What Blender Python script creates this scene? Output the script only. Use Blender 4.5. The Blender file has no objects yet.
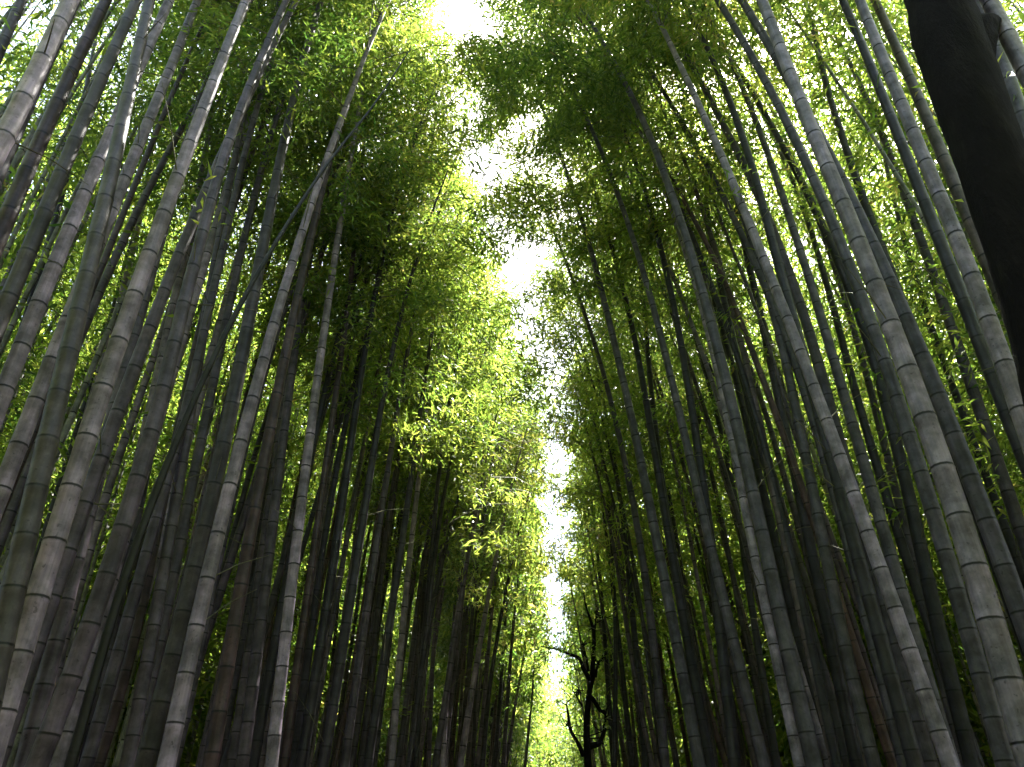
import bpy, math, random
import numpy as np
from mathutils import Matrix, Vector

R = math.radians
rng = np.random.default_rng(11)
random.seed(5)
scene = bpy.context.scene
col = scene.collection

# ------------------------------------------------------------------ helpers
def link_mesh(name, V, F, mat, parent=None, smooth=False, uv=None, tint=None, fmat=None):
    """V: (n,3) array. F: list of index arrays, each (k, 3 or 4)."""
    me = bpy.data.meshes.new(name)
    V = np.asarray(V, dtype=np.float32)
    loops = np.concatenate([f.reshape(-1) for f in F]).astype(np.int32)
    totals = np.concatenate([np.full(len(f), f.shape[1], np.int32) for f in F])
    starts = np.concatenate([[0], np.cumsum(totals)[:-1]]).astype(np.int32)
    me.vertices.add(len(V)); me.vertices.foreach_set('co', V.ravel())
    me.loops.add(len(loops)); me.loops.foreach_set('vertex_index', loops)
    me.polygons.add(len(totals))
    me.polygons.foreach_set('loop_start', starts)
    if smooth:
        me.polygons.foreach_set('use_smooth', np.ones(len(totals), bool))
    if fmat is not None:
        me.polygons.foreach_set('material_index', fmat.astype(np.int32))
    for m in (mat if isinstance(mat, (list, tuple)) else [mat]):
        me.materials.append(m)
    if uv is not None:
        l = me.uv_layers.new(name='along'); l.data.foreach_set('uv', uv[loops].astype(np.float32).ravel())
    if tint is not None:
        a = me.attributes.new('tint', 'FLOAT', 'FACE'); a.data.foreach_set('value', tint.astype(np.float32))
    me.update(calc_edges=True)
    o = bpy.data.objects.new(name, me); col.objects.link(o)
    if parent is not None: o.parent = parent
    return o

def root(name, loc, label, cat, group=None):
    o = bpy.data.objects.new(name, None); col.objects.link(o)
    o.location = loc; o.empty_display_size = .2
    o['label'] = label; o['category'] = cat
    if group: o['group'] = group
    return o

def norm(a):
    return a / np.maximum(np.linalg.norm(a, axis=-1, keepdims=True), 1e-9)

def tube(P, Rd, sides):
    """rings of a swept tube; returns V, F(quads)."""
    P = np.asarray(P, float); n = len(P)
    T = norm(np.gradient(P, axis=0))
    ref = np.array([0., 1., 0.]) if abs(T[0][1]) < .9 else np.array([1., 0., 0.])
    A = norm(np.cross(T, ref)); B = np.cross(T, A)
    a = np.arange(sides) / sides * 2 * math.pi
    V = P[:, None] + Rd[:, None, None] * (A[:, None] * np.cos(a)[None, :, None] + B[:, None] * np.sin(a)[None, :, None])
    i = np.arange(n - 1)[:, None] * sides; j = np.arange(sides)[None]; j2 = (j + 1) % sides
    F = np.stack([i + j, i + j2, i + sides + j2, i + sides + j], -1).reshape(-1, 4)
    return V.reshape(-1, 3), F

# ------------------------------------------------------------------ materials
def mat(name):
    m = bpy.data.materials.new(name); m.use_nodes = True
    nt = m.node_tree; nt.nodes.clear()
    return m, nt, nt.nodes.new, nt.links.new

def ramp(N, stops):
    r = N('ShaderNodeValToRGB'); e = r.color_ramp.elements
    while len(e) < len(stops): e.new(.5)
    for el, (p, c) in zip(e, stops): el.position = p; el.color = (*c, 1)
    return r

def culm_material():
    m, nt, N, K = mat('bamboo_culm')
    out = N('ShaderNodeOutputMaterial'); b = N('ShaderNodeBsdfPrincipled')
    oi = N('ShaderNodeObjectInfo'); tc = N('ShaderNodeTexCoord')
    uv = N('ShaderNodeUVMap'); uv.uv_map = 'along'; sx = N('ShaderNodeSeparateXYZ'); K(uv.outputs[0], sx.inputs[0])
    fr = N('ShaderNodeMath'); fr.operation = 'FRACT'; K(sx.outputs['Y'], fr.inputs[0])
    # joint marks: a pale waxy band below the joint, the dark sheath scar on it
    scar = ramp(N, [(0, (.05,) * 3), (.018, (.05,) * 3), (.034, (1.12,) * 3), (.2, (1,) * 3), (.84, (1,) * 3), (.95, (1.25,) * 3), (.978, (.8,) * 3), (.99, (.05,) * 3)])
    K(fr.outputs[0], scar.inputs[0])
    # blotches of wax and mildew, fine speckle, streaks along the stem
    add = N('ShaderNodeVectorMath'); add.operation = 'ADD'; K(tc.outputs['Object'], add.inputs[0])
    mu = N('ShaderNodeMath'); mu.operation = 'MULTIPLY'; mu.inputs[1].default_value = 60; K(oi.outputs['Random'], mu.inputs[0]); K(mu.outputs[0], add.inputs[1])
    n1 = N('ShaderNodeTexNoise'); n1.inputs['Scale'].default_value = 7.5; n1.inputs['Detail'].default_value = 7; n1.inputs['Roughness'].default_value = .62; K(add.outputs[0], n1.inputs['Vector'])
    r1 = ramp(N, [(.36, (.5, .5, .49)), (.47, (.88, .88, .87)), (.53, (1.05, 1.04, 1.05)), (.62, (1.5, 1.47, 1.5))]); K(n1.outputs['Fac'], r1.inputs[0])
    mp = N('ShaderNodeMapping'); mp.inputs['Scale'].default_value = (70, 70, 1.6); K(add.outputs[0], mp.inputs[0])
    n2 = N('ShaderNodeTexNoise'); n2.inputs['Scale'].default_value = 1; n2.inputs['Detail'].default_value = 3; K(mp.outputs[0], n2.inputs['Vector'])
    r2 = ramp(N, [(.3, (.78,) * 3), (.7, (1.14,) * 3)]); K(n2.outputs['Fac'], r2.inputs[0])
    n3 = N('ShaderNodeTexNoise'); n3.inputs['Scale'].default_value = 42; n3.inputs['Detail'].default_value = 3; K(add.outputs[0], n3.inputs['Vector'])
    r3 = ramp(N, [(.27, (.45,) * 3), (.36, (1,) * 3), (1, (1,) * 3)]); K(n3.outputs['Fac'], r3.inputs[0])
    # each internode its own slight shade
    fl = N('ShaderNodeMath'); fl.operation = 'FLOOR'; K(sx.outputs['Y'], fl.inputs[0])
    ad = N('ShaderNodeMath'); K(fl.outputs[0], ad.inputs[0]); K(mu.outputs[0], ad.inputs[1])
    wn = N('ShaderNodeTexWhiteNoise'); wn.noise_dimensions = '1D'; K(ad.outputs[0], wn.inputs['W'])
    r4 = ramp(N, [(0, (.82, .83, .80)), (1, (1.14, 1.12, 1.16))]); K(wn.outputs['Value'], r4.inputs[0])
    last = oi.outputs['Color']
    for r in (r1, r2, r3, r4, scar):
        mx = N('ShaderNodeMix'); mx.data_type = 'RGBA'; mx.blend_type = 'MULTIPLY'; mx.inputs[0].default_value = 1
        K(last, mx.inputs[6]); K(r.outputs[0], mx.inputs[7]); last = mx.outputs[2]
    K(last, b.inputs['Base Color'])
    rr = N('ShaderNodeMapRange'); rr.inputs[3].default_value = .62; rr.inputs[4].default_value = .36; K(n1.outputs['Fac'], rr.inputs[0]); K(rr.outputs[0], b.inputs['Roughness'])
    b.inputs['Specular IOR Level'].default_value = .28
    bp = N('ShaderNodeBump'); bp.inputs['Strength'].default_value = .12; bp.inputs['Distance'].default_value = .004; K(n2.outputs['Fac'], bp.inputs['Height']); K(bp.outputs[0], b.inputs['Normal'])
    K(b.outputs[0], out.inputs[0])
    return m

def leaf_material():
    m, nt, N, K = mat('bamboo_leaf')
    out = N('ShaderNodeOutputMaterial'); b = N('ShaderNodeBsdfPrincipled'); t = N('ShaderNodeBsdfTranslucent'); mix = N('ShaderNodeMixShader')
    at = N('ShaderNodeAttribute'); at.attribute_name = 'tint'
    c1 = ramp(N, [(0, (.022, .048, .008)), (.45, (.045, .085, .010)), (.85, (.085, .125, .014)), (.97, (.15, .15, .03)), (1, (.21, .16, .06))])
    c2 = ramp(N, [(0, (.09, .20, .026)), (.42, (.255, .38, .05)), (.85, (.54, .60, .09)), (1, (.55, .45, .12))])
    K(at.outputs['Fac'], c1.inputs[0]); K(at.outputs['Fac'], c2.inputs[0])
    K(c1.outputs[0], b.inputs['Base Color']); K(c2.outputs[0], t.inputs['Color'])
    b.inputs['Roughness'].default_value = .42; b.inputs['Specular IOR Level'].default_value = .35
    mix.inputs[0].default_value = .58
    K(b.outputs[0], mix.inputs[1]); K(t.outputs[0], mix.inputs[2]); K(mix.outputs[0], out.inputs[0])
    return m

def simple(name, stops, scale, rough=.85, detail=6, bump=.3, stretch=(1, 1, 1)):
    m, nt, N, K = mat(name)
    out = N('ShaderNodeOutputMaterial'); b = N('ShaderNodeBsdfPrincipled'); tc = N('ShaderNodeTexCoord')
    mp = N('ShaderNodeMapping'); mp.inputs['Scale'].default_value = stretch; K(tc.outputs['Object'], mp.inputs[0])
    n = N('ShaderNodeTexNoise'); n.inputs['Scale'].default_value = scale; n.inputs['Detail'].default_value = detail; n.inputs['Roughness'].default_value = .65
    K(mp.outputs[0], n.inputs['Vector'])
    r = ramp(N, stops); K(n.outputs['Fac'], r.inputs[0]); K(r.outputs[0], b.inputs['Base Color'])
    b.inputs['Roughness'].default_value = rough; b.inputs['Specular IOR Level'].default_value = .06
    bp = N('ShaderNodeBump'); bp.inputs['Strength'].default_value = bump; bp.inputs['Distance'].default_value = .03
    K(n.outputs['Fac'], bp.inputs['Height']); K(bp.outputs[0], b.inputs['Normal']); K(b.outputs[0], out.inputs[0])
    return m

M_CULM = culm_material()
M_LEAF = leaf_material()
M_TWIG = simple('bamboo_twig', [(.3, (.07, .075, .04)), (.7, (.17, .16, .10))], 6, .6, 3, .05)
M_BARK = simple('dark_bark', [(.25, (.0025, .0022, .0026)), (.55, (.006, .005, .0055)), (.72, (.016, .014, .013)), (.8, (.035, .034, .03))], 9, .95, 8, .9, (1, 1, .28))
M_SOIL = simple('leaf_litter', [(.25, (.035, .026, .016)), (.5, (.09, .066, .04)), (.75, (.19, .145, .085))], 7, .95, 10, .6)
M_PATH = simple('packed_gravel', [(.3, (.07, .062, .052)), (.7, (.15, .135, .115))], 30, .95, 8, .3)

# ------------------------------------------------------------------ the setting
def sheet(name, x0, x1, y0, y1, z, m):
    V = np.array([(x0, y0, z), (x1, y0, z), (x1, y1, z), (x0, y1, z)])
    o = link_mesh(name, V, [np.array([[0, 1, 2, 3]])], m); o['kind'] = 'structure'
    return o
sheet('ground', -400, 400, -400, 400, 0, M_SOIL)
sheet('path', -1.35, 1.05, -30, 60, .004, M_PATH)

# ------------------------------------------------------------------ bamboo
SKY_Y = np.array([0, 6.5, 7.4, 8.8, 9.9, 10.8, 12.0, 13.2, 14.5, 16, 18.5, 21.5, 25.5, 30, 38, 60])
SKY_L = np.array([-1.1, -1.05, -.9, -.62, -.5, -.5, -.4, .28, .31, .24, -.08, .02, -.04, .04, .14, .14])
SKY_R = np.array([-.6, -.65, -.72, -.5, .1, .42, .62, .86, .84, .78, 1.06, .82, .78, 1.08, 1.2, 1.2])

def lumps(y, z, a):
    """uneven edge of the canopy: big tufts and small ones"""
    return .34 * np.sin(y * 1.9 + a + .6 * np.sin(z * 1.3)) * np.sin(z * 1.6 - y * .7 + 2 * a) + .2 * np.sin(y * 4.7 - z * 2.9 + a) + .10 * np.sin(z * 7 + y * 3.3 + a)

def in_gap(P):
    """the open strip over the path where the two groves do not meet"""
    x, y, z = P.T
    q = rng.normal(0, .06, len(P)); wide = np.clip(z - 11.2, 0, None) * .28 * np.clip((y - 9) / 2, 0, 1)      # crowns round off, the strip opens upward
    ahead = (y > 2.5) & (y < 40)  # canopy left closed behind the camera to dim the frontal light
    return ahead & (x > np.interp(y, SKY_Y, SKY_L) + lumps(y, z, 0) + q - wide) & (x < np.interp(y, SKY_Y, SKY_R) + lumps(y, z, 2.1) + q + wide)

def smooth_curve(ctrl, z):
    """Catmull-Rom through equally spaced control points"""
    n = len(ctrl) - 1; H = z[1]   # z: (heights, total height)
    t = np.clip(z[0] / H * n, 0, n - 1e-6); i = t.astype(int); f = t - i
    g = np.gradient(ctrl)
    h00 = 2 * f**3 - 3 * f**2 + 1; h10 = f**3 - 2 * f**2 + f; h01 = -2 * f**3 + 3 * f**2; h11 = f**3 - f**2
    return h00 * ctrl[i] + h10 * g[i] + h01 * ctrl[i + 1] + h11 * g[i + 1]

def leaf_cloud(tips, dirs, per, length, width, spread, droop=.45):
    """narrow pointed leaves in small sprays about twig tips"""
    n = len(tips) * per
    T = np.repeat(tips, per, 0); D = np.repeat(dirs, per, 0)
    P = T + rng.normal(0, spread, (n, 3)) * np.array([1, 1, .55]) - D * rng.uniform(0, spread * 1.6, (n, 1))
    d = norm(D * .55 + rng.normal(0, .55, (n, 3)) * np.array([1, 1, .6]) + np.array([0, 0, -droop]))
    up = norm(np.array([0, 0, 1.]) + rng.normal(0, .55, (n, 3)))
    s = norm(np.cross(d, up)); u = np.cross(s, d)
    L = length * rng.uniform(.6, 1.25, (n, 1)); w = width * rng.uniform(.7, 1.2, (n, 1))
    keep = ~in_gap(P)
    P, d, s, u, L, w = (a[keep] for a in (P, d, s, u, L, w)); n = len(P)
    m = P + d * L * .38 + u * L * .05
    V = np.stack([P, m + s * w * .5, P + d * L - u * L * .08, m - s * w * .5], 1).reshape(-1, 3)
    F = np.arange(n * 4).reshape(n, 4)
    return V, F

def culm_mesh(xs, H, r0, y0, yl, sides, fine):
    """hollow-stem look: joints at growing spacing, ridge and groove at each; tapers to the tip"""
    zn = [0.]; k = 0
    step0 = r0 * 2.6
    while zn[-1] < H - .2:
        f = zn[-1] / H
        zn.append(zn[-1] + (step0 + (.155 + r0 * 1.0) * min(1, f * 3.0)) * rng.uniform(.94, 1.06)); k += 1
    zn = np.array(zn); zn = zn * (H / zn[-1])
    z = []; rr = []; v = []
    prof = [(0, 1.0), (.022, 1.035), (.055, 1.0), (.5, .985), (.93, 1.0), (.975, 1.05)] if fine else [(0, 1.0), (.05, 1.02), (.95, 1.02)]
    for i in range(len(zn) - 1):
        for f, q in prof:
            z.append(zn[i] + (zn[i + 1] - zn[i]) * f); rr.append(q); v.append(i + f)
    z.append(H); rr.append(1); v.append(len(zn) - 1)
    z = np.array(z); rr = np.array(rr); v = np.array(v)
    rad = r0 * np.maximum(1 - .85 * (z / H)**1.5, .03) * rr
    rad = np.where(z < .4, rad * (1 + .12 * (1 - z / .4)), rad)
    P = np.stack([smooth_curve(xs, (z, H)), y0 + yl * (z / H)**2.2, z], 1)
    V, F = tube(P, rad, sides)
    uv = np.stack([np.tile(np.arange(sides) / sides, len(z)), np.repeat(v, sides)], 1)
    return V, F, uv, zn, P, z

def crown_mesh(zn, P, z, H, start, r0, near, toward, dens):
    """thin branches leave the joints in pairs; twigs and leaf sprays along them"""
    dens = dens * rng.uniform(.8, 1.6)
    joints = zn[(zn > start) & (zn < H - .1)]
    if len(joints) > 46: joints = joints[::2]
    base = np.stack([np.interp(joints, z, P[:, i]) for i in range(3)], 1)
    f = (joints - start) / (H - start)
    nb = len(joints)
    bl = (1.05 + .9 * np.sin(np.clip(f * 1.15 + .12, 0, 1) * math.pi)) * np.where(f > .8, .75, 1) * rng.uniform(.65, 1.2, nb)
    bl *= np.clip(.45 + f * 2.2, .45, 1)
    Vs = []; Fs = []; nv = 0; tips = []; dirs = []
    az = rng.uniform(0, 6.28)
    for i in range(nb):
        az += 2.4 + rng.normal(0, .5)
        for q in (0, 1):
            if rng.random() < .52: continue
            a = az + q * rng.uniform(.7, 1.3); L = bl[i] * (1 if q == 0 else rng.uniform(.5, .85))
            t = np.linspace(0, 1, 5)[:, None]
            h = np.array([math.cos(a), math.sin(a), 0])
            L *= 1 + .75 * toward * max(0, -h[0] * np.sign(P[0, 0]))   # longer toward the light over the path
            pts = base[i] + h * L * t * .86 + np.array([0, 0, 1]) * L * (t * .62 - t**2.4 * rng.uniform(.45, .85))
            V, F = tube(pts, np.linspace(.008, .0025, 5), 3)
            Vs.append(V); Fs.append(F + nv); nv += len(V)
            k = max(2, int(round(dens * L / 1.2)))
            s = rng.uniform(.22, 1.05, k)
            c = np.stack([np.interp(s, t[:, 0], pts[:, j]) for j in range(3)], 1)
            d = norm(h + rng.normal(0, .7, (k, 3)) * np.array([1, 1, .5]))
            tips.append(c + d * rng.uniform(.08, .34, (k, 1)) + np.array([0, 0, -.06])); dirs.append(d)
    # short dead twigs left on the bare stem below the leaves
    for zj in zn[(zn > .25 * H) & (zn < start)]:
        if rng.random() < (.34 if near else .12):
            a = rng.uniform(0, 6.28); L = rng.uniform(.1, .55); t = np.linspace(0, 1, 3)[:, None]
            b0 = np.array([np.interp(zj, z, P[:, i]) for i in range(3)]); h = np.array([math.cos(a), math.sin(a), rng.uniform(.2, 1.1)])
            V, F = tube(b0 + h * L * t - np.array([0, 0, .25]) * L * t**2, np.array([.0055, .004, .002]), 3)
            Vs.append(V); Fs.append(F + nv); nv += len(V)
            if zj > .42 * H and rng.random() < .16:
                tips.append((b0 + h * L + rng.normal(0, .06, (2, 3)))); dirs.append(norm(np.tile(h, (2, 1))))
    tips = np.concatenate(tips); dirs = np.concatenate(dirs)
    keep = ~in_gap(tips); tips = tips[keep]; dirs = dirs[keep]
    if near: V, F = leaf_cloud(tips, dirs, 11, .14, .024, .12)
    else: V, F = leaf_cloud(tips, dirs, 7, .21, .052, .17)
    tint = np.clip(rng.normal(.42, .18, len(F)) + rng.normal(0, .17), 0, 1)
    nt = sum(len(x) for x in Fs)
    Vall = np.concatenate(Vs + [V]); Fall = np.concatenate(Fs + [F + nv])
    tint = np.concatenate([np.full(nt, .3), tint])
    fm = np.concatenate([np.zeros(nt), np.ones(len(F))])
    return Vall, Fall, tint, fm

def bamboo(xs, y, r0, H, start, color, label, group, near=True, sides=12, dens=14, yl=0.):
    x0 = float(xs[0])
    xs = np.asarray(xs, float)
    if abs(x0) < 4 and 2.5 < y < 40 and start < H:               # tips stop short of the open strip
        zs = np.linspace(0, H, 200); cx = smooth_curve(xs, (zs, H))
        out = (cx > np.interp(y, SKY_Y, SKY_L) - .12) if x0 < 0 else (cx < np.interp(y, SKY_Y, SKY_R) + .12)
        out &= zs > 9
        if out.any():
            h2 = zs[out][0]; xs = smooth_curve(xs, (np.linspace(0, h2, len(xs)) * .9999, H)); start = start * max(.75, h2 / H); H = h2
    V, F, uv, zn, P, z = culm_mesh(xs, H, r0, y, yl, sides, near)
    base = np.array([x0, y, 0.])
    r = root('bamboo', (x0, y, 0), label, 'bamboo', group)
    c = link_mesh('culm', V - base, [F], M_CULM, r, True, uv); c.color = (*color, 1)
    if start >= H: return r                                     # a dead pole carries no leaves
    V, F, tint, fm = crown_mesh(zn, P, z, H, start, r0, near, 1 if abs(x0) < 3 else 0, dens)
    link_mesh('crown', V - base, [F], [M_TWIG, M_LEAF], r, False, None, tint, fm)
    return r

# y, radius at the foot, height, where the leaves begin, x of the stem at eleven equal steps of height, colour, label, group
CULMS = [  # some dark stems have the grove's shade put into their colour
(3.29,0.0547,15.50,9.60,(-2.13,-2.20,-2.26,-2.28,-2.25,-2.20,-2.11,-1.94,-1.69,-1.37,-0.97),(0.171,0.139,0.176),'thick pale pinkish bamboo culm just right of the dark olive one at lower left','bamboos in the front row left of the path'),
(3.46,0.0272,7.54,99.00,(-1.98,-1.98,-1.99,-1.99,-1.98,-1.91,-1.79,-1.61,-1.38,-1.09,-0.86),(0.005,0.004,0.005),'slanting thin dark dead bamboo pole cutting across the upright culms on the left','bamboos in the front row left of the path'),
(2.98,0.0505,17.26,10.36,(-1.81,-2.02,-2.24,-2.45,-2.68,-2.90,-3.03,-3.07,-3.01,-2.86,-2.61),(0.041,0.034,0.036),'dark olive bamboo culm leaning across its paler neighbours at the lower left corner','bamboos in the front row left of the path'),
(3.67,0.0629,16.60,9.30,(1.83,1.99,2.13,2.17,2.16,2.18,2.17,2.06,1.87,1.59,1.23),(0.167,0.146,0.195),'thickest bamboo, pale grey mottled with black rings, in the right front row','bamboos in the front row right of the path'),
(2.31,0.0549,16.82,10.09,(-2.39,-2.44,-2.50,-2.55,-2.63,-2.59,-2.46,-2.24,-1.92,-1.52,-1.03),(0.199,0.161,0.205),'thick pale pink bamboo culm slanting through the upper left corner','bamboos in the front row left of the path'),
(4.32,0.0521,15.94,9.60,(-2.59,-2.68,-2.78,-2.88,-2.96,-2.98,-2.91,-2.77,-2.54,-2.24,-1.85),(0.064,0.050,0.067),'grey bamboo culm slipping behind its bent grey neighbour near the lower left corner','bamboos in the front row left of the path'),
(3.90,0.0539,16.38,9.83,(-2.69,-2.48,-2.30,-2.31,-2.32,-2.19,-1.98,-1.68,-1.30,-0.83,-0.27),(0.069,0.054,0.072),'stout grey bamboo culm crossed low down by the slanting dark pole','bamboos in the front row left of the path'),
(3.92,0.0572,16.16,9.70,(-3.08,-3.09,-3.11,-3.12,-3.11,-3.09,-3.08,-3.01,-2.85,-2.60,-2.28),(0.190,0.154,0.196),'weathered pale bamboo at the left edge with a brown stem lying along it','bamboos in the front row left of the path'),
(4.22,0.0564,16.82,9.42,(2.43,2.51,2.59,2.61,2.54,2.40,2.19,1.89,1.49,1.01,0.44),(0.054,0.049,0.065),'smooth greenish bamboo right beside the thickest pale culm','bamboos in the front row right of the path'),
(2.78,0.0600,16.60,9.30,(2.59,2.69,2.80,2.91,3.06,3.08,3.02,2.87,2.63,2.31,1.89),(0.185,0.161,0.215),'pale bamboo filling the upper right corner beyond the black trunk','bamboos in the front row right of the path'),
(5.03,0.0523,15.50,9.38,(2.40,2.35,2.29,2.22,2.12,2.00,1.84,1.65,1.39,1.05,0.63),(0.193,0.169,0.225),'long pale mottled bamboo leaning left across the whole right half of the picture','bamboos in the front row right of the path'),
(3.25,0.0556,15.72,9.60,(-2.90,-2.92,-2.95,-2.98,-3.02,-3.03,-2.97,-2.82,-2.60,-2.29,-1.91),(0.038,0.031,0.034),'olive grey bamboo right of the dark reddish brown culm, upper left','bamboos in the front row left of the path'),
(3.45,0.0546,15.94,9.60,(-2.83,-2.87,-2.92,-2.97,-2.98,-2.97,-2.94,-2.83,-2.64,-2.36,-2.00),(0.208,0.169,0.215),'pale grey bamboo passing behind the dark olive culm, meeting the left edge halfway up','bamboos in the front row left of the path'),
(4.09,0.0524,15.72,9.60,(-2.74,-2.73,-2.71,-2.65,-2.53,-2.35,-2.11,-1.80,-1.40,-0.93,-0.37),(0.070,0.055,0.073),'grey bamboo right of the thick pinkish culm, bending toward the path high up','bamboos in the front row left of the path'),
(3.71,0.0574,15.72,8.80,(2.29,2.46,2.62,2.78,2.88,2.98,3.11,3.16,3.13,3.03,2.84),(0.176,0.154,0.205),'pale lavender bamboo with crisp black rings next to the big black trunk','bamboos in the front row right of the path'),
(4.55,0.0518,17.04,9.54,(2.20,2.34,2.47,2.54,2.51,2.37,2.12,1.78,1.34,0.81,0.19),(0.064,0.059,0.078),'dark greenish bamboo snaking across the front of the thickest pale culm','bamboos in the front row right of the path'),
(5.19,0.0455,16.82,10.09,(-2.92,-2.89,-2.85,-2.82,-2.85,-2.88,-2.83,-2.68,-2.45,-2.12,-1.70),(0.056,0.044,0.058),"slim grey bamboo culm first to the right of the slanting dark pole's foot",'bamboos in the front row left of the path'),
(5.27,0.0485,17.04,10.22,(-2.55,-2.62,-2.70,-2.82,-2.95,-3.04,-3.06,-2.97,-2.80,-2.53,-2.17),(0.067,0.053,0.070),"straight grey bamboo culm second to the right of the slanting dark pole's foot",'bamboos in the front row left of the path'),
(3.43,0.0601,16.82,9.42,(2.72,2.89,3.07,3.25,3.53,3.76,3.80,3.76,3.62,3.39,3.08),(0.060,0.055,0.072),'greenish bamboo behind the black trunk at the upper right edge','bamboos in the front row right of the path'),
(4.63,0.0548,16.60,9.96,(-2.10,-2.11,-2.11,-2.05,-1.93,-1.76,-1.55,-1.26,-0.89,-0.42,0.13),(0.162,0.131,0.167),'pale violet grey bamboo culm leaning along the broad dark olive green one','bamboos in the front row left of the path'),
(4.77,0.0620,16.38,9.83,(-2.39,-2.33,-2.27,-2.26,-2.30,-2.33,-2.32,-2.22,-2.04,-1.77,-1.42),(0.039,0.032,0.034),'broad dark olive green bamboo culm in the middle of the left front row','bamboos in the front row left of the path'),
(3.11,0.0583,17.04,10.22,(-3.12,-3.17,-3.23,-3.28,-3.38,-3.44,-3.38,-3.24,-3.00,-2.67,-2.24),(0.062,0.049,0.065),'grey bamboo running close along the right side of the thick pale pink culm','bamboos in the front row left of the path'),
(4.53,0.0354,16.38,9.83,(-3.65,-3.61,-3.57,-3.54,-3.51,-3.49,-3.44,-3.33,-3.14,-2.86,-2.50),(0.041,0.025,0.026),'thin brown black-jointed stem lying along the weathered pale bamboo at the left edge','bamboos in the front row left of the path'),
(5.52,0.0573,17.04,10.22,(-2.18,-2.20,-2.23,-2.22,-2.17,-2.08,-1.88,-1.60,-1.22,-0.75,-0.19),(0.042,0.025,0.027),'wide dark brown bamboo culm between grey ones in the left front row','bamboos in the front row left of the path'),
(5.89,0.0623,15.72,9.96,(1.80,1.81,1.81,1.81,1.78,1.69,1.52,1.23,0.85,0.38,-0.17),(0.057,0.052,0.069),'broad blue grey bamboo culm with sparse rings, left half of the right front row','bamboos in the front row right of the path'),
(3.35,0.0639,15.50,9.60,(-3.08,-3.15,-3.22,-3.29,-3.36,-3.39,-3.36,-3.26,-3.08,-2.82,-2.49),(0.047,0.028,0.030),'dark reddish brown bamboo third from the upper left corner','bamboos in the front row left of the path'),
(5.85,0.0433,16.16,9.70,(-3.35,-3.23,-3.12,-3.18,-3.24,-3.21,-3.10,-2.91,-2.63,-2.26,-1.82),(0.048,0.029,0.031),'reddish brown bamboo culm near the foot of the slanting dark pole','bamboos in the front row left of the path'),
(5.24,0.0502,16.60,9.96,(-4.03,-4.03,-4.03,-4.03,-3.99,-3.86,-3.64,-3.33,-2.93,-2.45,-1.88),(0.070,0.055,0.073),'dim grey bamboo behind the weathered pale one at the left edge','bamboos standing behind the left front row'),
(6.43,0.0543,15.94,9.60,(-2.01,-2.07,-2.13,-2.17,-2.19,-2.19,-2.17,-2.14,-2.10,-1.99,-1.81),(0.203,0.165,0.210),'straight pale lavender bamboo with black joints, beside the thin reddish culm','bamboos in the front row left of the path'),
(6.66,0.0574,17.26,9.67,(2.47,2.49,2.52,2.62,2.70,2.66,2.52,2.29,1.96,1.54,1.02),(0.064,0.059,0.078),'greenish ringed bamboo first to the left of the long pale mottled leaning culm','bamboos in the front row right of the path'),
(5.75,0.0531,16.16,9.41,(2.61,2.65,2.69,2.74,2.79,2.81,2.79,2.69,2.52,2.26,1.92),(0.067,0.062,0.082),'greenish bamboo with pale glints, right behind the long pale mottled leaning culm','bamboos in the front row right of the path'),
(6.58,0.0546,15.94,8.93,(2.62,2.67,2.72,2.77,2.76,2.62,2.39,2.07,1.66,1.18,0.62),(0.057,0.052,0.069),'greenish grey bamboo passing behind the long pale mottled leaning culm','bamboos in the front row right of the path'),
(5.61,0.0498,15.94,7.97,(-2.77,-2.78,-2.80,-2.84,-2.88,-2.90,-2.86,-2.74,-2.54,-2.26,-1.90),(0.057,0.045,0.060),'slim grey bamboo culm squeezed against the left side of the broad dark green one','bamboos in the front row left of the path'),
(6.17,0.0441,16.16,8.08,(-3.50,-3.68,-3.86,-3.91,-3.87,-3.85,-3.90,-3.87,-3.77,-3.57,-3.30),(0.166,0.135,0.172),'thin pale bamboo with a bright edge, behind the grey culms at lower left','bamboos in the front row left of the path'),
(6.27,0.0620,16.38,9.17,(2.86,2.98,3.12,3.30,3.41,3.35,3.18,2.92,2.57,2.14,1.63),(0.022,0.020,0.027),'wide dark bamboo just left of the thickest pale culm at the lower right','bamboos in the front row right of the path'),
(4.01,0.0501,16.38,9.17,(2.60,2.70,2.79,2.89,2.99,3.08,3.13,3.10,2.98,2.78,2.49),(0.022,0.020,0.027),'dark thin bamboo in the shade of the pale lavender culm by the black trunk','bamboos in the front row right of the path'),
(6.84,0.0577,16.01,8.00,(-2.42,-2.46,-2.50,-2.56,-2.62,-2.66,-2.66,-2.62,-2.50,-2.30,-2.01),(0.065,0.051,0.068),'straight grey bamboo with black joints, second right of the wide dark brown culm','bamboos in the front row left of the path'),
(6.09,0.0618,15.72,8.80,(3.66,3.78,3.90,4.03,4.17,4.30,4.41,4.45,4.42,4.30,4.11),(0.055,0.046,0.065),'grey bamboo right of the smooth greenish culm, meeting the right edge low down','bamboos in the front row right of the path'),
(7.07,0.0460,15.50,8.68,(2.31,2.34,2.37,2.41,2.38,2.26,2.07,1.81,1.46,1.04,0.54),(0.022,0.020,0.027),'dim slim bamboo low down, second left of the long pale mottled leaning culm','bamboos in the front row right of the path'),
(7.19,0.0506,15.94,8.93,(2.09,2.09,2.09,2.10,2.13,2.10,1.99,1.80,1.53,1.18,0.74),(0.189,0.165,0.220),"slim pale-edged bamboo crossing the broad blue grey culm's left side low down",'bamboos in the front row right of the path'),
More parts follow.
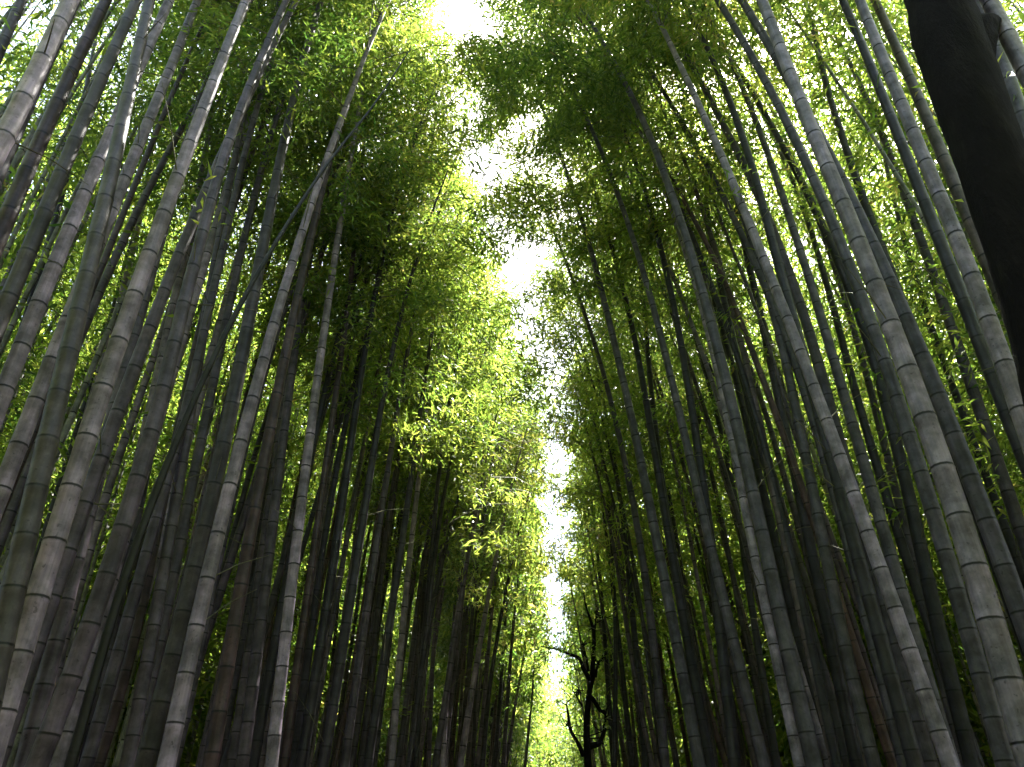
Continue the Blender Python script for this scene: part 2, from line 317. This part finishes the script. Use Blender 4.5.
(4.36,0.0629,16.38,9.17,(3.07,3.18,3.30,3.41,3.53,3.65,3.74,3.75,3.68,3.52,3.27),(0.075,0.058,0.061),'tan bamboo between the pale lavender culm and the big black trunk','bamboos in the front row right of the path'),
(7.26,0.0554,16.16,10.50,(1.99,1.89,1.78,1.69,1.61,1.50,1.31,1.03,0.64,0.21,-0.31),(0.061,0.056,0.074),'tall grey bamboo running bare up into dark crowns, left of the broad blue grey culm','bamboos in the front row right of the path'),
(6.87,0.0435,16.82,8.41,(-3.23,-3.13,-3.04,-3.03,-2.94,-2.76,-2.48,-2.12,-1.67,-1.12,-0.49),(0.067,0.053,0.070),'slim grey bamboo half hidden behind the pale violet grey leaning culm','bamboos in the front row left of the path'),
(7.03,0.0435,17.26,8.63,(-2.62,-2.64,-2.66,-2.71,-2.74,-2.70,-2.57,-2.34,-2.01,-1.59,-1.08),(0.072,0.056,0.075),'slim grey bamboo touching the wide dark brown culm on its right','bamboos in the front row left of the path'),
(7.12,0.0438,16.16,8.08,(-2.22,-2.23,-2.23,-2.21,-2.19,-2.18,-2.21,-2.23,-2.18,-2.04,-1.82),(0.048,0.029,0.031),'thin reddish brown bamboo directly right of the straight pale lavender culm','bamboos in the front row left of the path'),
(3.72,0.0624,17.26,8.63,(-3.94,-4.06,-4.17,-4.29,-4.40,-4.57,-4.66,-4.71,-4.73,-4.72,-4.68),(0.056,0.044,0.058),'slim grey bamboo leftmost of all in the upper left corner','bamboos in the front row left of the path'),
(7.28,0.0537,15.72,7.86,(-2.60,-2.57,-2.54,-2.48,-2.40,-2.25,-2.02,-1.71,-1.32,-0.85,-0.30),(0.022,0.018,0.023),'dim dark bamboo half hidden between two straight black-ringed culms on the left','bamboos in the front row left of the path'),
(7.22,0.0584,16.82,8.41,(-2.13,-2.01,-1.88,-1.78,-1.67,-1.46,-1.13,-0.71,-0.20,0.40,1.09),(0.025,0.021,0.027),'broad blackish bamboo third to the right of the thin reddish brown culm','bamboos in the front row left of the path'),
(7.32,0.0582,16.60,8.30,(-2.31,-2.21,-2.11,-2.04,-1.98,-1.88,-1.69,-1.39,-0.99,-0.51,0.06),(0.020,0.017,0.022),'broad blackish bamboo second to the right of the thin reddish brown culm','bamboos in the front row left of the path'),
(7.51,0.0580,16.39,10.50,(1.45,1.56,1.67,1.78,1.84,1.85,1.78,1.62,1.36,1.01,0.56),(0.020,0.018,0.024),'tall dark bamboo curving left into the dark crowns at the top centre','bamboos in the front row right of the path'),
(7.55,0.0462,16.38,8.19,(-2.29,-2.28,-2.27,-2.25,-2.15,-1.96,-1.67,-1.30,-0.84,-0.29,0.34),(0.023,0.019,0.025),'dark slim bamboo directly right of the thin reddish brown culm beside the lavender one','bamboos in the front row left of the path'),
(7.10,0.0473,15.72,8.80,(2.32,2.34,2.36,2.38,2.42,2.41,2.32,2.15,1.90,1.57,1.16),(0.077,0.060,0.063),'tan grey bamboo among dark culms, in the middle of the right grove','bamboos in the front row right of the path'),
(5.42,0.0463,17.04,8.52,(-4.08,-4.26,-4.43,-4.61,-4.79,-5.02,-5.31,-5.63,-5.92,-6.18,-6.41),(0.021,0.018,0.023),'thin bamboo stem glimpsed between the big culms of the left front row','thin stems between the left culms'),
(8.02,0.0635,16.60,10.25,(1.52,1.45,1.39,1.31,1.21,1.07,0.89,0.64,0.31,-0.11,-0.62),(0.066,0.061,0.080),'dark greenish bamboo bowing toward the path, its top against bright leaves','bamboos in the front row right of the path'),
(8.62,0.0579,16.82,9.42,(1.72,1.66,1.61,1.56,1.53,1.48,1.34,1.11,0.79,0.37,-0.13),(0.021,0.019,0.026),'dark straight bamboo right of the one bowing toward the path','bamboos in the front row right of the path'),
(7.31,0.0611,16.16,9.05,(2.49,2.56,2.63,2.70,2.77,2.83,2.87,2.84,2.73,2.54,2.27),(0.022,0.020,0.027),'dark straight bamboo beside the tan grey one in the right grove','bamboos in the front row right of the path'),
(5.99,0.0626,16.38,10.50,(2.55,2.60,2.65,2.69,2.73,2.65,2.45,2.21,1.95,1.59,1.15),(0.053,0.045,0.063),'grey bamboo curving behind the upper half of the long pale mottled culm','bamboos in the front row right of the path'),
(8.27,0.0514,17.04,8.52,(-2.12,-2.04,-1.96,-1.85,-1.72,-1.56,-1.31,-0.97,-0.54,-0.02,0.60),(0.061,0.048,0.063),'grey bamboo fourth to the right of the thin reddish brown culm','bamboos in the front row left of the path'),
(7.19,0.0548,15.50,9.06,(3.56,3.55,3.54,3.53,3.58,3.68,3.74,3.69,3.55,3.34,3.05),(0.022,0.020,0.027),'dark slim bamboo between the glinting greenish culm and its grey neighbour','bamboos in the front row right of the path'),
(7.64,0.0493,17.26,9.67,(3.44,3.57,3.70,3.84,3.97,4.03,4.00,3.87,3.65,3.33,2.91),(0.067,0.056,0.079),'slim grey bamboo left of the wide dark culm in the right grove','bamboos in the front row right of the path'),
(8.68,0.0540,17.26,8.63,(-2.09,-1.95,-1.81,-1.66,-1.53,-1.40,-1.20,-0.89,-0.50,-0.00,0.59),(0.026,0.022,0.028),'dark bamboo fifth to the right of the thin reddish brown culm','bamboos in the front row left of the path'),
(4.91,0.0630,15.94,7.97,(-3.33,-3.35,-3.37,-3.39,-3.40,-3.42,-3.45,-3.45,-3.36,-3.19,-2.94),(0.067,0.053,0.070),'thin bamboo stem glimpsed between the big culms of the left front row','thin stems between the left culms'),
(5.51,0.0558,16.60,9.95,(2.27,2.31,2.34,2.37,2.40,2.42,2.33,2.10,1.77,1.35,0.85),(0.023,0.021,0.029),'dark thin bamboo below the upper half of the long pale mottled culm','bamboos in the front row right of the path'),
(5.75,0.0603,16.16,10.50,(3.35,3.41,3.46,3.52,3.58,3.64,3.75,3.93,4.11,4.22,4.24),(0.022,0.020,0.027),"dark bamboo against the bright leaf patch right of the thickest pale culm's top",'bamboos standing behind the right front row'),
(9.16,0.0568,17.04,9.81,(1.09,1.18,1.27,1.29,1.20,1.00,0.68,0.28,-0.20,-0.77,-1.44),(0.052,0.044,0.061),'slender grey bamboo whose bare top reaches into the sky gap','bamboos in the front row right of the path'),
(8.14,0.0581,15.50,8.68,(2.66,2.65,2.64,2.63,2.62,2.60,2.52,2.37,2.14,1.83,1.44),(0.021,0.019,0.025),'thin dark bamboo stem glimpsed between the big culms of the right front row','thin stems between the right culms'),
(6.26,0.0437,16.82,8.41,(-5.74,-5.76,-5.79,-5.81,-5.83,-5.87,-5.90,-5.90,-5.86,-5.80,-5.71),(0.185,0.150,0.191),'very thin white bamboo stem between the leftmost grey culms','bamboos standing behind the left front row'),
(6.12,0.0559,15.72,7.86,(-3.37,-3.45,-3.54,-3.62,-3.70,-3.79,-3.88,-4.02,-4.16,-4.22,-4.21),(0.162,0.131,0.167),'thin bamboo stem glimpsed between the big culms of the left front row','thin stems between the left culms'),
(6.73,0.0477,17.26,8.63,(-4.48,-4.55,-4.62,-4.68,-4.75,-4.85,-5.04,-5.26,-5.45,-5.61,-5.75),(0.199,0.161,0.205),'thin bamboo stem glimpsed between the big culms of the left front row','thin stems between the left culms'),
(7.18,0.0487,15.50,7.75,(-4.86,-4.93,-4.99,-5.05,-5.12,-5.20,-5.32,-5.36,-5.37,-5.36,-5.32),(0.023,0.019,0.025),'thin bamboo stem glimpsed between the big culms of the left front row','thin stems between the left culms'),
(7.49,0.0476,15.94,9.31,(4.55,4.62,4.68,4.74,4.80,4.89,5.06,5.30,5.54,5.74,5.92),(0.024,0.022,0.029),'thin dark bamboo against bright leaves, left of the pale lavender culm','bamboos standing behind the right front row'),
(10.02,0.0502,15.50,7.75,(-1.89,-1.87,-1.85,-1.82,-1.75,-1.65,-1.52,-1.32,-1.05,-0.69,-0.26),(0.190,0.154,0.196),'pale slim bamboo with a bright streak, sixth right of the thin reddish culm','bamboos in the front row left of the path'),
(5.51,0.0572,16.38,8.19,(-3.27,-3.26,-3.25,-3.24,-3.23,-3.22,-3.21,-3.20,-3.17,-3.06,-2.86),(0.208,0.169,0.215),'thin bamboo stem glimpsed between the big culms of the left front row','thin stems between the left culms'),
(6.23,0.0626,16.82,8.41,(-3.30,-3.41,-3.53,-3.64,-3.75,-3.87,-3.99,-4.13,-4.22,-4.21,-4.12),(0.059,0.046,0.062),'thin bamboo stem glimpsed between the big culms of the left front row','thin stems between the left culms'),
(7.56,0.0535,17.34,10.50,(2.68,2.63,2.59,2.54,2.50,2.51,2.60,2.64,2.50,2.18,1.77),(0.021,0.019,0.026),'dark thin bamboo standing against the white sky patch at the top','bamboos in the front row right of the path'),
(10.49,0.0530,15.72,7.86,(-2.03,-1.87,-1.72,-1.58,-1.45,-1.22,-0.77,-0.38,0.09,0.63,1.26),(0.022,0.018,0.023),'dark arching bamboo of the left row bending over toward the sky gap','bamboos in the front row left of the path'),
(7.99,0.0399,15.50,8.68,(2.79,2.67,2.56,2.45,2.34,2.19,1.96,1.67,1.30,0.85,0.33),(0.163,0.143,0.190),'thin pale bent stem slanting across the dark culms of the right row','bamboos in the front row right of the path'),
(6.56,0.0612,16.16,8.08,(-3.61,-3.57,-3.54,-3.51,-3.47,-3.44,-3.40,-3.35,-3.26,-3.11,-2.88),(0.176,0.143,0.181),'thin bamboo stem glimpsed between the big culms of the left front row','thin stems between the left culms'),
(9.36,0.0566,15.72,8.80,(1.85,1.81,1.77,1.73,1.70,1.74,1.82,1.84,1.77,1.62,1.40),(0.024,0.022,0.030),'thin dark bamboo stem glimpsed between the big culms of the right front row','thin stems between the right culms'),
(9.00,0.0445,15.50,7.75,(-6.18,-6.22,-6.27,-6.31,-6.35,-6.38,-6.38,-6.37,-6.33,-6.26,-6.17),(0.040,0.024,0.026),'thin bamboo stem glimpsed between the big culms of the left front row','thin stems between the left culms'),
(9.40,0.0414,17.04,8.52,(-4.83,-4.79,-4.75,-4.71,-4.65,-4.60,-4.53,-4.44,-4.32,-4.17,-3.99),(0.203,0.165,0.210),'thin bamboo stem glimpsed between the big culms of the left front row','thin stems between the left culms'),
(10.91,0.0559,16.16,8.08,(-1.99,-1.89,-1.79,-1.64,-1.37,-1.00,-0.55,-0.02,0.60,1.30,2.09),(0.023,0.020,0.025),'slim shaded bamboo in the close-packed far stretch of the left row','bamboos in the far stretch of the left row'),
(9.68,0.0516,15.94,8.93,(2.42,2.50,2.57,2.64,2.71,2.68,2.55,2.34,2.05,1.67,1.21),(0.024,0.022,0.029),'thin dark bamboo stem glimpsed between the big culms of the right front row','thin stems between the right culms'),
(11.35,0.0512,15.94,7.97,(-1.49,-1.46,-1.42,-1.34,-1.09,-0.74,-0.30,0.22,0.82,1.50,2.26),(0.203,0.165,0.210),'pale slim bamboo right beside the dark arching one of the left row','bamboos in the front row left of the path'),
(11.21,0.0595,16.38,8.19,(-1.91,-1.70,-1.49,-1.26,-1.01,-0.70,-0.29,0.19,0.76,1.42,2.17),(0.062,0.049,0.065),'slim shaded bamboo in the close-packed far stretch of the left row','bamboos in the far stretch of the left row'),
(11.55,0.0582,16.60,9.30,(1.25,1.28,1.32,1.36,1.39,1.34,1.21,0.99,0.68,0.28,-0.21),(0.023,0.021,0.029),'dark slim bamboo third right of the bare dark tree','bamboos in the front row right of the path'),
(11.94,0.0613,16.60,8.30,(-1.72,-1.48,-1.25,-0.98,-0.67,-0.29,0.18,0.73,1.38,2.11,2.93),(0.162,0.131,0.167),'slim shaded bamboo in the close-packed far stretch of the left row','bamboos in the far stretch of the left row'),
(7.80,0.0591,17.04,10.50,(2.40,2.40,2.40,2.40,2.40,2.40,2.40,2.37,2.20,1.92,1.56),(0.073,0.057,0.059),'thin tan bamboo top against the leaves right of the sky patch','bamboos standing behind the right front row'),
(13.29,0.0594,16.16,9.05,(1.29,1.30,1.30,1.30,1.28,1.23,1.09,0.87,0.56,0.17,-0.30),(0.022,0.020,0.027),'dark slim bamboo second right of the bare dark tree','bamboos in the front row right of the path'),
(12.17,0.0422,17.26,9.67,(0.56,0.75,0.95,1.14,1.24,1.24,1.13,0.94,0.64,0.25,-0.23),(0.023,0.021,0.028),'thin dark stem left of the slender bamboo reaching the sky gap','bamboos standing behind the right front row'),
(14.61,0.0579,16.82,8.41,(-1.42,-1.29,-1.16,-1.00,-0.70,-0.30,0.19,0.76,1.43,2.18,3.03),(0.025,0.021,0.027),'slim shaded bamboo in the close-packed far stretch of the left row','bamboos in the far stretch of the left row'),
(15.49,0.0609,16.38,9.17,(1.13,1.16,1.18,1.21,1.24,1.25,1.19,1.05,0.82,0.50,0.10),(0.020,0.018,0.024),'dark slim bamboo first right of the bare dark tree','bamboos in the front row right of the path'),
(16.25,0.0523,17.04,8.52,(-1.14,-1.02,-0.90,-0.76,-0.58,-0.34,-0.01,0.42,0.93,1.54,2.25),(0.061,0.048,0.063),"slim grey bamboo in front of bright leaves, near the left row's far end",'bamboos in the front row left of the path'),
(17.78,0.0558,15.94,7.97,(-1.42,-1.30,-1.18,-1.06,-0.91,-0.76,-0.53,-0.22,0.17,0.65,1.20),(0.026,0.022,0.028),'slim shaded bamboo in the close-packed far stretch of the left row','bamboos in the far stretch of the left row'),
(18.06,0.0531,17.26,8.63,(-1.58,-1.30,-1.03,-0.73,-0.36,0.04,0.51,1.07,1.72,2.47,3.32),(0.072,0.056,0.075),'slanting slim bamboo against yellow green leaves, rightmost clear culm of the left row','bamboos in the front row left of the path'),
(20.64,0.0553,15.50,7.75,(-0.93,-0.81,-0.68,-0.56,-0.33,-0.17,0.03,0.31,0.67,1.10,1.62),(0.065,0.051,0.068),'slim shaded bamboo in the close-packed far stretch of the left row','bamboos in the far stretch of the left row'),
]
taken = []
for (y, r0, H, start, xs, c, label, group) in CULMS:
    bamboo(xs, y, r0, H, start, c, label, group, dens=17 if abs(xs[-1]) < 1.2 else 14, yl=random.uniform(-.3, .3) if H > 0 else 0)
    taken.append((xs[0], y)); taken.append((xs[3], y))

GREYS = [(0.069, 0.050, 0.066), (0.048, 0.038, 0.047), (0.089, 0.066, 0.085), (0.031, 0.025, 0.030), (0.056, 0.031, 0.031), (0.059, 0.047, 0.055), (0.101, 0.075, 0.087)]
def plant(x, y, s, group, label, lean, start, dens=11, bend=.012, r=(.042, .06), Hr=(13.2, 16.4)):
    H = random.uniform(*Hr); zs = np.linspace(0, H, 11)
    k = random.gauss(lean, .035); q = random.uniform(.4, 1.5) * bend
    b = np.clip(zs - 6, 0, None)
    xs = x - s * (k * zs + q * b * b) + np.cumsum(np.random.default_rng(int(abs(x * 997 + y * 131))).normal(0, .025, 11))
    c = random.choice(GREYS); j = random.uniform(.8, 1.15)
    bamboo(xs, y, random.uniform(*r), H, start, tuple(v * j for v in c), label, group, near=math.hypot(x, y) < 15, sides=9, dens=dens, yl=random.uniform(-.8, .8))

def scatter(n, fx, fy, gap, s, group, label, lean, start, **kw):
    done = 0; tries = 0
    while done < n and tries < 20000:
        tries += 1
        y = fy(); x = s * fx(y)
        if all((x - a)**2 + (y - b)**2 > gap * gap for a, b in taken):
            taken.append((x, y)); plant(x, y, s, group, label, lean, random.uniform(*start), **kw); done += 1
U = random.uniform
# rows that line the path farther on
TL, TR = 'slim bamboo standing deep in the grove behind the left front row', 'slim bamboo standing deep in the grove behind the right front row'
scatter(100, lambda y: 1.7 + abs(random.gauss(0, .8)), lambda: 10.5 + 26 * U(0, 1)**1.5, .24, -1, 'bamboos in the far stretch of the left row', 'slim shaded bamboo in the close-packed far stretch of the left row', .075, (6.2, 8.6), dens=14, r=(.034, .052), Hr=(12.2, 14.8))
scatter(46, lambda y: 1.45 + abs(random.gauss(0, .8)), lambda: 10.5 + 28 * U(0, 1)**1.4, .26, 1, 'bamboos in the far stretch of the right row', 'slim shaded bamboo in the far stretch of the row right of the path', .045, (5.4, 8.2), r=(.034, .052), Hr=(12.2, 14.8))
# the groves behind the front rows
scatter(40, lambda y: U(2.5, 3.8), lambda: U(6.5, 15), .26, -1, 'bamboos standing deep in the left grove', TL, .04, (6.5, 9), r=(.032, .05))
scatter(22, lambda y: U(2.6, 3.9), lambda: U(7, 15), .28, 1, 'bamboos standing deep in the right grove', TR, .04, (6.5, 9), r=(.032, .05))
scatter(20, lambda y: U(3.4, 4.5 + y * .75), lambda: 4 + 17 * U(0, 1)**.8, .55, -1, 'bamboos standing deep in the left grove', TL, .03, (5, 8), r=(.03, .052))
scatter(18, lambda y: U(3.6, 4.6 + y * .75), lambda: 5.5 + 16 * U(0, 1)**.8, .55, 1, 'bamboos standing deep in the right grove', TR, .03, (5, 8), r=(.03, .052))

# the grove beyond: reads as one mass
def thicket():
    Vs = []; Fs = []; UV = []; nv = 0; tips = []; dirs = []; dist = []
    cells = []
    for k in range(260):                                            # its near edge, behind the stems of the front rows
        x = random.choice((-1, 1)) * U(4.6, 14); y = U(1.5, 17)
        if abs(x) < .62 * y + 2 and all((x - a)**2 + (y - b)**2 > .3 for a, b in taken): cells.append((x, y))
    for k in range(1500):
        s = random.choice((-1, 1)); y = U(6, 62); x = s * ((2 + y * .62 if y < 17 else 3.2) + U(0, 1) * 26) if y < 42 else U(-34, 34)
        if y < 42 and abs(x) < (.62 * y + 2 if y < 17 else 3.2): continue
        if abs(x) < 2.4 and y < 43: continue
        cells.append((x, y))
    for k in range(330):                                            # the same grove behind the camera, unseen, added to cut frontal sky light
        x = random.choice((-1, 1)) * (1.9 + 18 * U(0, 1)**1.4); y = U(-24, 1.5)
        if y > -3.5 and abs(x) < 6: continue
        cells.append((x, y))
    n_leafy = len(cells)
    for k in range(620):                                            # stems whose leaves are lost in the canopy
        y = U(3, 34); x = random.choice((-1, 1)) * (4.2 + U(0, 1) * (3 + y * .6))
        cells.append((x, y))
    for x, y in cells:
        H = U(11, 16); zs = np.linspace(0, H, 9); k = random.gauss(.02, .04)
        P = np.stack([x - np.sign(x) * (k * zs + .008 * np.clip(zs - 6, 0, None)**2), np.full(9, y), zs], 1)
        V, F = tube(P, U(.03, .05) * (1 - .85 * (zs / H)**1.5), 5)
        Vs.append(V); Fs.append(F + nv); nv += len(V); UV.append(np.stack([np.zeros(len(V)), np.repeat(zs / .33, 5)], 1))
        near = 1.5 < y and math.hypot(x, y) < 15; m = (420 if near else 190) if len(dist) < n_leafy else 24; t = rng.uniform(.38 if near else .25, 1, m); dist.append(np.full(m, near))
        c = np.stack([np.interp(t * H, zs, P[:, j]) for j in range(3)], 1)
        a = rng.uniform(0, 6.28, m); d = np.stack([np.cos(a), np.sin(a), rng.uniform(-.2, .4, m)], 1)
        tips.append(c + d * rng.uniform(.2, 1.9, (m, 1))); dirs.append(d)
    o = link_mesh('bamboo_thicket', np.concatenate(Vs), [np.concatenate(Fs)], M_CULM, None, True, np.concatenate(UV))
    o.color = (.17, .17, .16, 1); o['kind'] = 'stuff'; o['label'] = 'mass of distant bamboo stems filling the far grove'; o['category'] = 'bamboo thicket'
    T, D, Q = np.concatenate(tips), np.concatenate(dirs), np.concatenate(dist)
    V, F = leaf_cloud(T[~Q], D[~Q], 6, .30, .085, .25)
    V2, F2 = leaf_cloud(T[Q], D[Q], 9, .16, .034, .15)
    F = np.concatenate([F, F2 + len(V)]); V = np.concatenate([V, V2])
    l = link_mesh('foliage', V, [F], M_LEAF, o, False, None, np.clip(rng.normal(.42, .22, len(F)), 0, 1)); l['kind'] = 'stuff'
thicket()

# ------------------------------------------------------------------ the trees
def limb(pts, rad, sides=12, sub=5, knob=0.):
    pts = np.array(pts, float); rad = np.array(rad, float); n = len(pts)
    t = np.linspace(0, n - 1, (n - 1) * sub + 1); g = np.gradient(pts, axis=0)
    i = np.minimum(t.astype(int), n - 2); f = (t - i)[:, None]
    P = (2 * f**3 - 3 * f**2 + 1) * pts[i] + (f**3 - 2 * f**2 + f) * g[i] + (-2 * f**3 + 3 * f**2) * pts[i + 1] + (f**3 - f**2) * g[i + 1]
    r = np.interp(t, np.arange(n), rad)
    V, F = tube(P, r, sides)
    C = np.repeat(P, sides, 0); a = np.tile(np.arange(sides), len(P)) / sides * 6.283; h = np.repeat(np.arange(len(P)), sides)
    k = 1 + knob * (np.sin(a * 3 + h * .35) * .5 + np.sin(a * 5 - h * .8 + 1) * .4 + rng.normal(0, .3, len(V)))
    V = C + (V - C) * k[:, None]
    e = np.arange(sides)
    cap = len(V); V = np.concatenate([V, P[-1:] + (P[-1:] - P[-2:-1]) * .3])
    F2 = np.stack([(len(P) - 1) * sides + e, (len(P) - 1) * sides + (e + 1) % sides, np.full(sides, cap)], 1)
    return V, F, F2

def tree(name, x, y, label, trunk, branches, knob, leaves=None):
    r = root(name, (x, y, 0), label, 'tree')
    b = np.array([x, y, 0.])
    V, F, F2 = trunk
    tr = link_mesh('trunk', V - b, [F, F2], M_BARK, r, True)
    for br in branches:
        V, F, F2 = limb(br[0], br[1], 8, 5, knob)
        link_mesh('branch', V - b, [F, F2], M_BARK, r, True)
    return r

# big dark trunk close by on the right, an old broken-off bough leaves a spur on its path-away side
TY = 2.8
tp = [(1.52, TY, -.1), (1.62, TY, .5), (1.90, TY, 1.9), (2.19, TY, 3.2), (2.34, TY, 3.9), (2.49, TY, 4.8), (2.58, TY, 5.45), (2.68, TY, 6.1), (2.75, TY, 6.5), (2.86, TY, 7.5), (3.0, TY + .1, 9.0), (3.1, TY + .3, 11)]
V, F, F2 = limb(tp, [.24, .17, .14, .135, .142, .162, .18, .195, .18, .165, .13, .06], 20, 9, .022)
t = tree('tree', 1.45, TY, 'big black-barked tree trunk leaning in close at the upper right', (V, F, F2),
     [([(2.62, TY, 5.55), (2.74, TY - .02, 5.82), (2.86, TY - .03, 6.02), (2.965, TY - .03, 6.10), (2.985, TY - .03, 6.12)], [.14, .13, .10, .045, .012]),
      ([(3.0, TY, 8.9), (3.5, TY + .3, 10), (3.9, TY + .5, 11.6)], [.09, .06, .02]),
      ([(2.95, TY, 8.4), (2.5, TY - .6, 9.6), (2.3, TY - 1, 11)], [.08, .05, .02])], .06)
n = 260
c = np.concatenate([rng.normal((3.1, TY + .3, 11), (.7, .7, .5), (n, 3)), rng.normal((3.9, TY + .5, 11.6), (.5, .5, .4), (n // 2, 3)), rng.normal((2.35, TY - .9, 11), (.4, .5, .4), (n // 2, 3))])
V, F = leaf_cloud(c, norm(rng.normal(0, 1, c.shape)), 6, .09, .045, .15)
link_mesh('crown', V - np.array([1.45, TY, 0]), [F], M_LEAF, t, False, None, np.clip(rng.normal(.3, .15, len(F)), 0, 1))

# bare tree at the far end of the right row
def far(pts, Y=15.0):
    return [(a / 14 * Y, Y + dy, 1.6 + (zz - 1.6) / 14 * Y) for a, zz, dy in pts]
bt = far([(.52, -.1, 0), (.56, 1.5, 0), (.63, 2.9, 0), (.655, 3.7, 0), (.685, 4.3, 0), (.75, 4.75, .05), (.84, 5.1, .05), (.90, 5.5, 0), (.93, 5.85, 0), (.89, 6.1, 0), (.83, 6.35, 0), (.81, 6.6, 0)])
V, F, F2 = limb(bt, [.115, .085, .075, .064, .057, .05, .05, .047, .036, .026, .018, .009], 12, 6, .07)
BR = [
    (far([(.82, 5.02, 0), (.76, 5.28, .1), (.63, 5.43, .2), (.45, 5.6, .3), (.22, 5.68, .3), (-.03, 5.72, .35)]), [.045, .04, .034, .028, .022, .012]),
    (far([(.79, 5.2, .05), (.77, 5.42, 0), (.68, 5.68, -.1)]), [.03, .022, .01]),
    (far([(.60, 3.85, 0), (.49, 4.02, -.1), (.41, 4.26, -.2), (.37, 4.5, -.2), (.36, 4.68, -.2)]), [.045, .033, .028, .022, .012]),
    (far([(.70, 3.98, 0), (.80, 4.06, .1), (.90, 4.10, .2), (.99, 4.27, .3), (1.04, 4.33, .35), (1.11, 4.62, .4)]), [.06, .052, .042, .034, .026, .012]),
    (far([(.75, 4.80, .05), (.84, 4.72, 0), (.90, 4.58, 0), (1.0, 4.50, 0), (1.05, 4.36, 0)]), [.05, .042, .034, .026, .012]),
    (far([(.90, 5.1, 0), (1.0, 5.3, .1), (1.08, 5.5, .15)]), [.03, .022, .01]),
    (far([(.93, 5.75, 0), (.99, 6.0, 0), (1.03, 6.3, .1)]), [.024, .016, .008]),
    (far([(.63, 4.62, 0), (.58, 4.78, -.1), (.55, 4.9, -.1)]), [.022, .016, .008])]
for br, rd in list(BR):                                             # crooked fine twigs along every bough
    for k in range(6):
        f = U(.35, 1) * (len(br) - 1); i = min(int(f), len(br) - 2)
        p = np.array(br[i]) * (1 - f + i) + np.array(br[i + 1]) * (f - i)
        v = np.array([random.gauss(0, .5), random.gauss(0, .4), U(-.1, .8)]); L = U(.15, .6)
        m1 = p + v * L * .4 + np.array([random.gauss(0, .05), 0, random.gauss(0, .05)])
        BR.append(([tuple(p), tuple(m1), tuple(p + v * L)], [.012, .009, .004]))
BR = [([tuple(np.array(p) + (rng.normal(0, .025, 3) if 0 < i else 0)) for i, p in enumerate(b)], r) for b, r in BR]
tree('bare_tree', bt[0][0], 15.0, 'bare dark tree with crooked branches at the far end of the path', (V, F, F2), BR, .08)

# ------------------------------------------------------------------ light, air and camera
SUN_EL, SUN_AZ = 62, 30        # ahead of the camera, a little to the right of the path
w = bpy.data.worlds.new('World'); scene.world = w; w.use_nodes = True
nt = w.node_tree; bg = nt.nodes['Background']
sky = nt.nodes.new('ShaderNodeTexSky'); sky.sky_type = 'NISHITA'; sky.sun_disc = False
sky.sun_elevation = R(SUN_EL); sky.sun_rotation = R(SUN_AZ)
sky.air_density = 1.0; sky.dust_density = 4.0; sky.ozone_density = 1.0
nt.links.new(sky.outputs[0], bg.inputs[0]); bg.inputs[1].default_value = .1
sun = bpy.data.lights.new('sun', 'SUN'); sun.energy = 5.0; sun.angle = R(.6); sun.color = (1, .96, .88)
so = bpy.data.objects.new('sun', sun); col.objects.link(so)
d = Vector((math.sin(R(SUN_AZ)) * math.cos(R(SUN_EL)), math.cos(R(SUN_AZ)) * math.cos(R(SUN_EL)), math.sin(R(SUN_EL))))
so.rotation_euler = d.to_track_quat('Z', 'Y').to_euler(); so.location = d * 60

cam = bpy.data.cameras.new('camera'); cam.sensor_width = 36; cam.lens = 773 / 1024 * 36; cam.clip_end = 2000; cam.clip_start = .05
co = bpy.data.objects.new('camera', cam); col.objects.link(co)
co.matrix_world = Matrix(((.99868, .04555, .02375, 0), (.04556, -.57191, -.81905, 0), (-.02373, .81905, -.57323, 1.6), (0, 0, 0, 1)))
scene.camera = co

vs = scene.view_settings
vs.view_transform = 'Standard'; vs.look = 'None'; vs.gamma = 1; vs.use_curve_mapping = False; vs.exposure = 3.28
# faint damp air: the far end of the path pales
hz_m, hnt, HN, HK = mat('damp_air')
ho = HN('ShaderNodeOutputMaterial'); hp = HN('ShaderNodeVolumePrincipled')
hp.inputs['Color'].default_value = (.86, .9, .84, 1); hp.inputs['Density'].default_value = .0008; hp.inputs['Anisotropy'].default_value = .5
HK(hp.outputs[0], ho.inputs['Volume'])
bx = np.array([(x, y, z) for z in (-1, 21) for y in (-401, 401) for x in (-401, 401)], float)
hz = link_mesh('haze', bx, [np.array([(0, 2, 3, 1), (4, 5, 7, 6), (0, 1, 5, 4), (2, 6, 7, 3), (0, 4, 6, 2), (1, 3, 7, 5)])], hz_m); hz['kind'] = 'stuff'

scene.cycles.max_bounces = 10; scene.cycles.diffuse_bounces = 6; scene.cycles.transmission_bounces = 6; scene.cycles.transparent_max_bounces = 8
scene.cycles.use_denoising = True
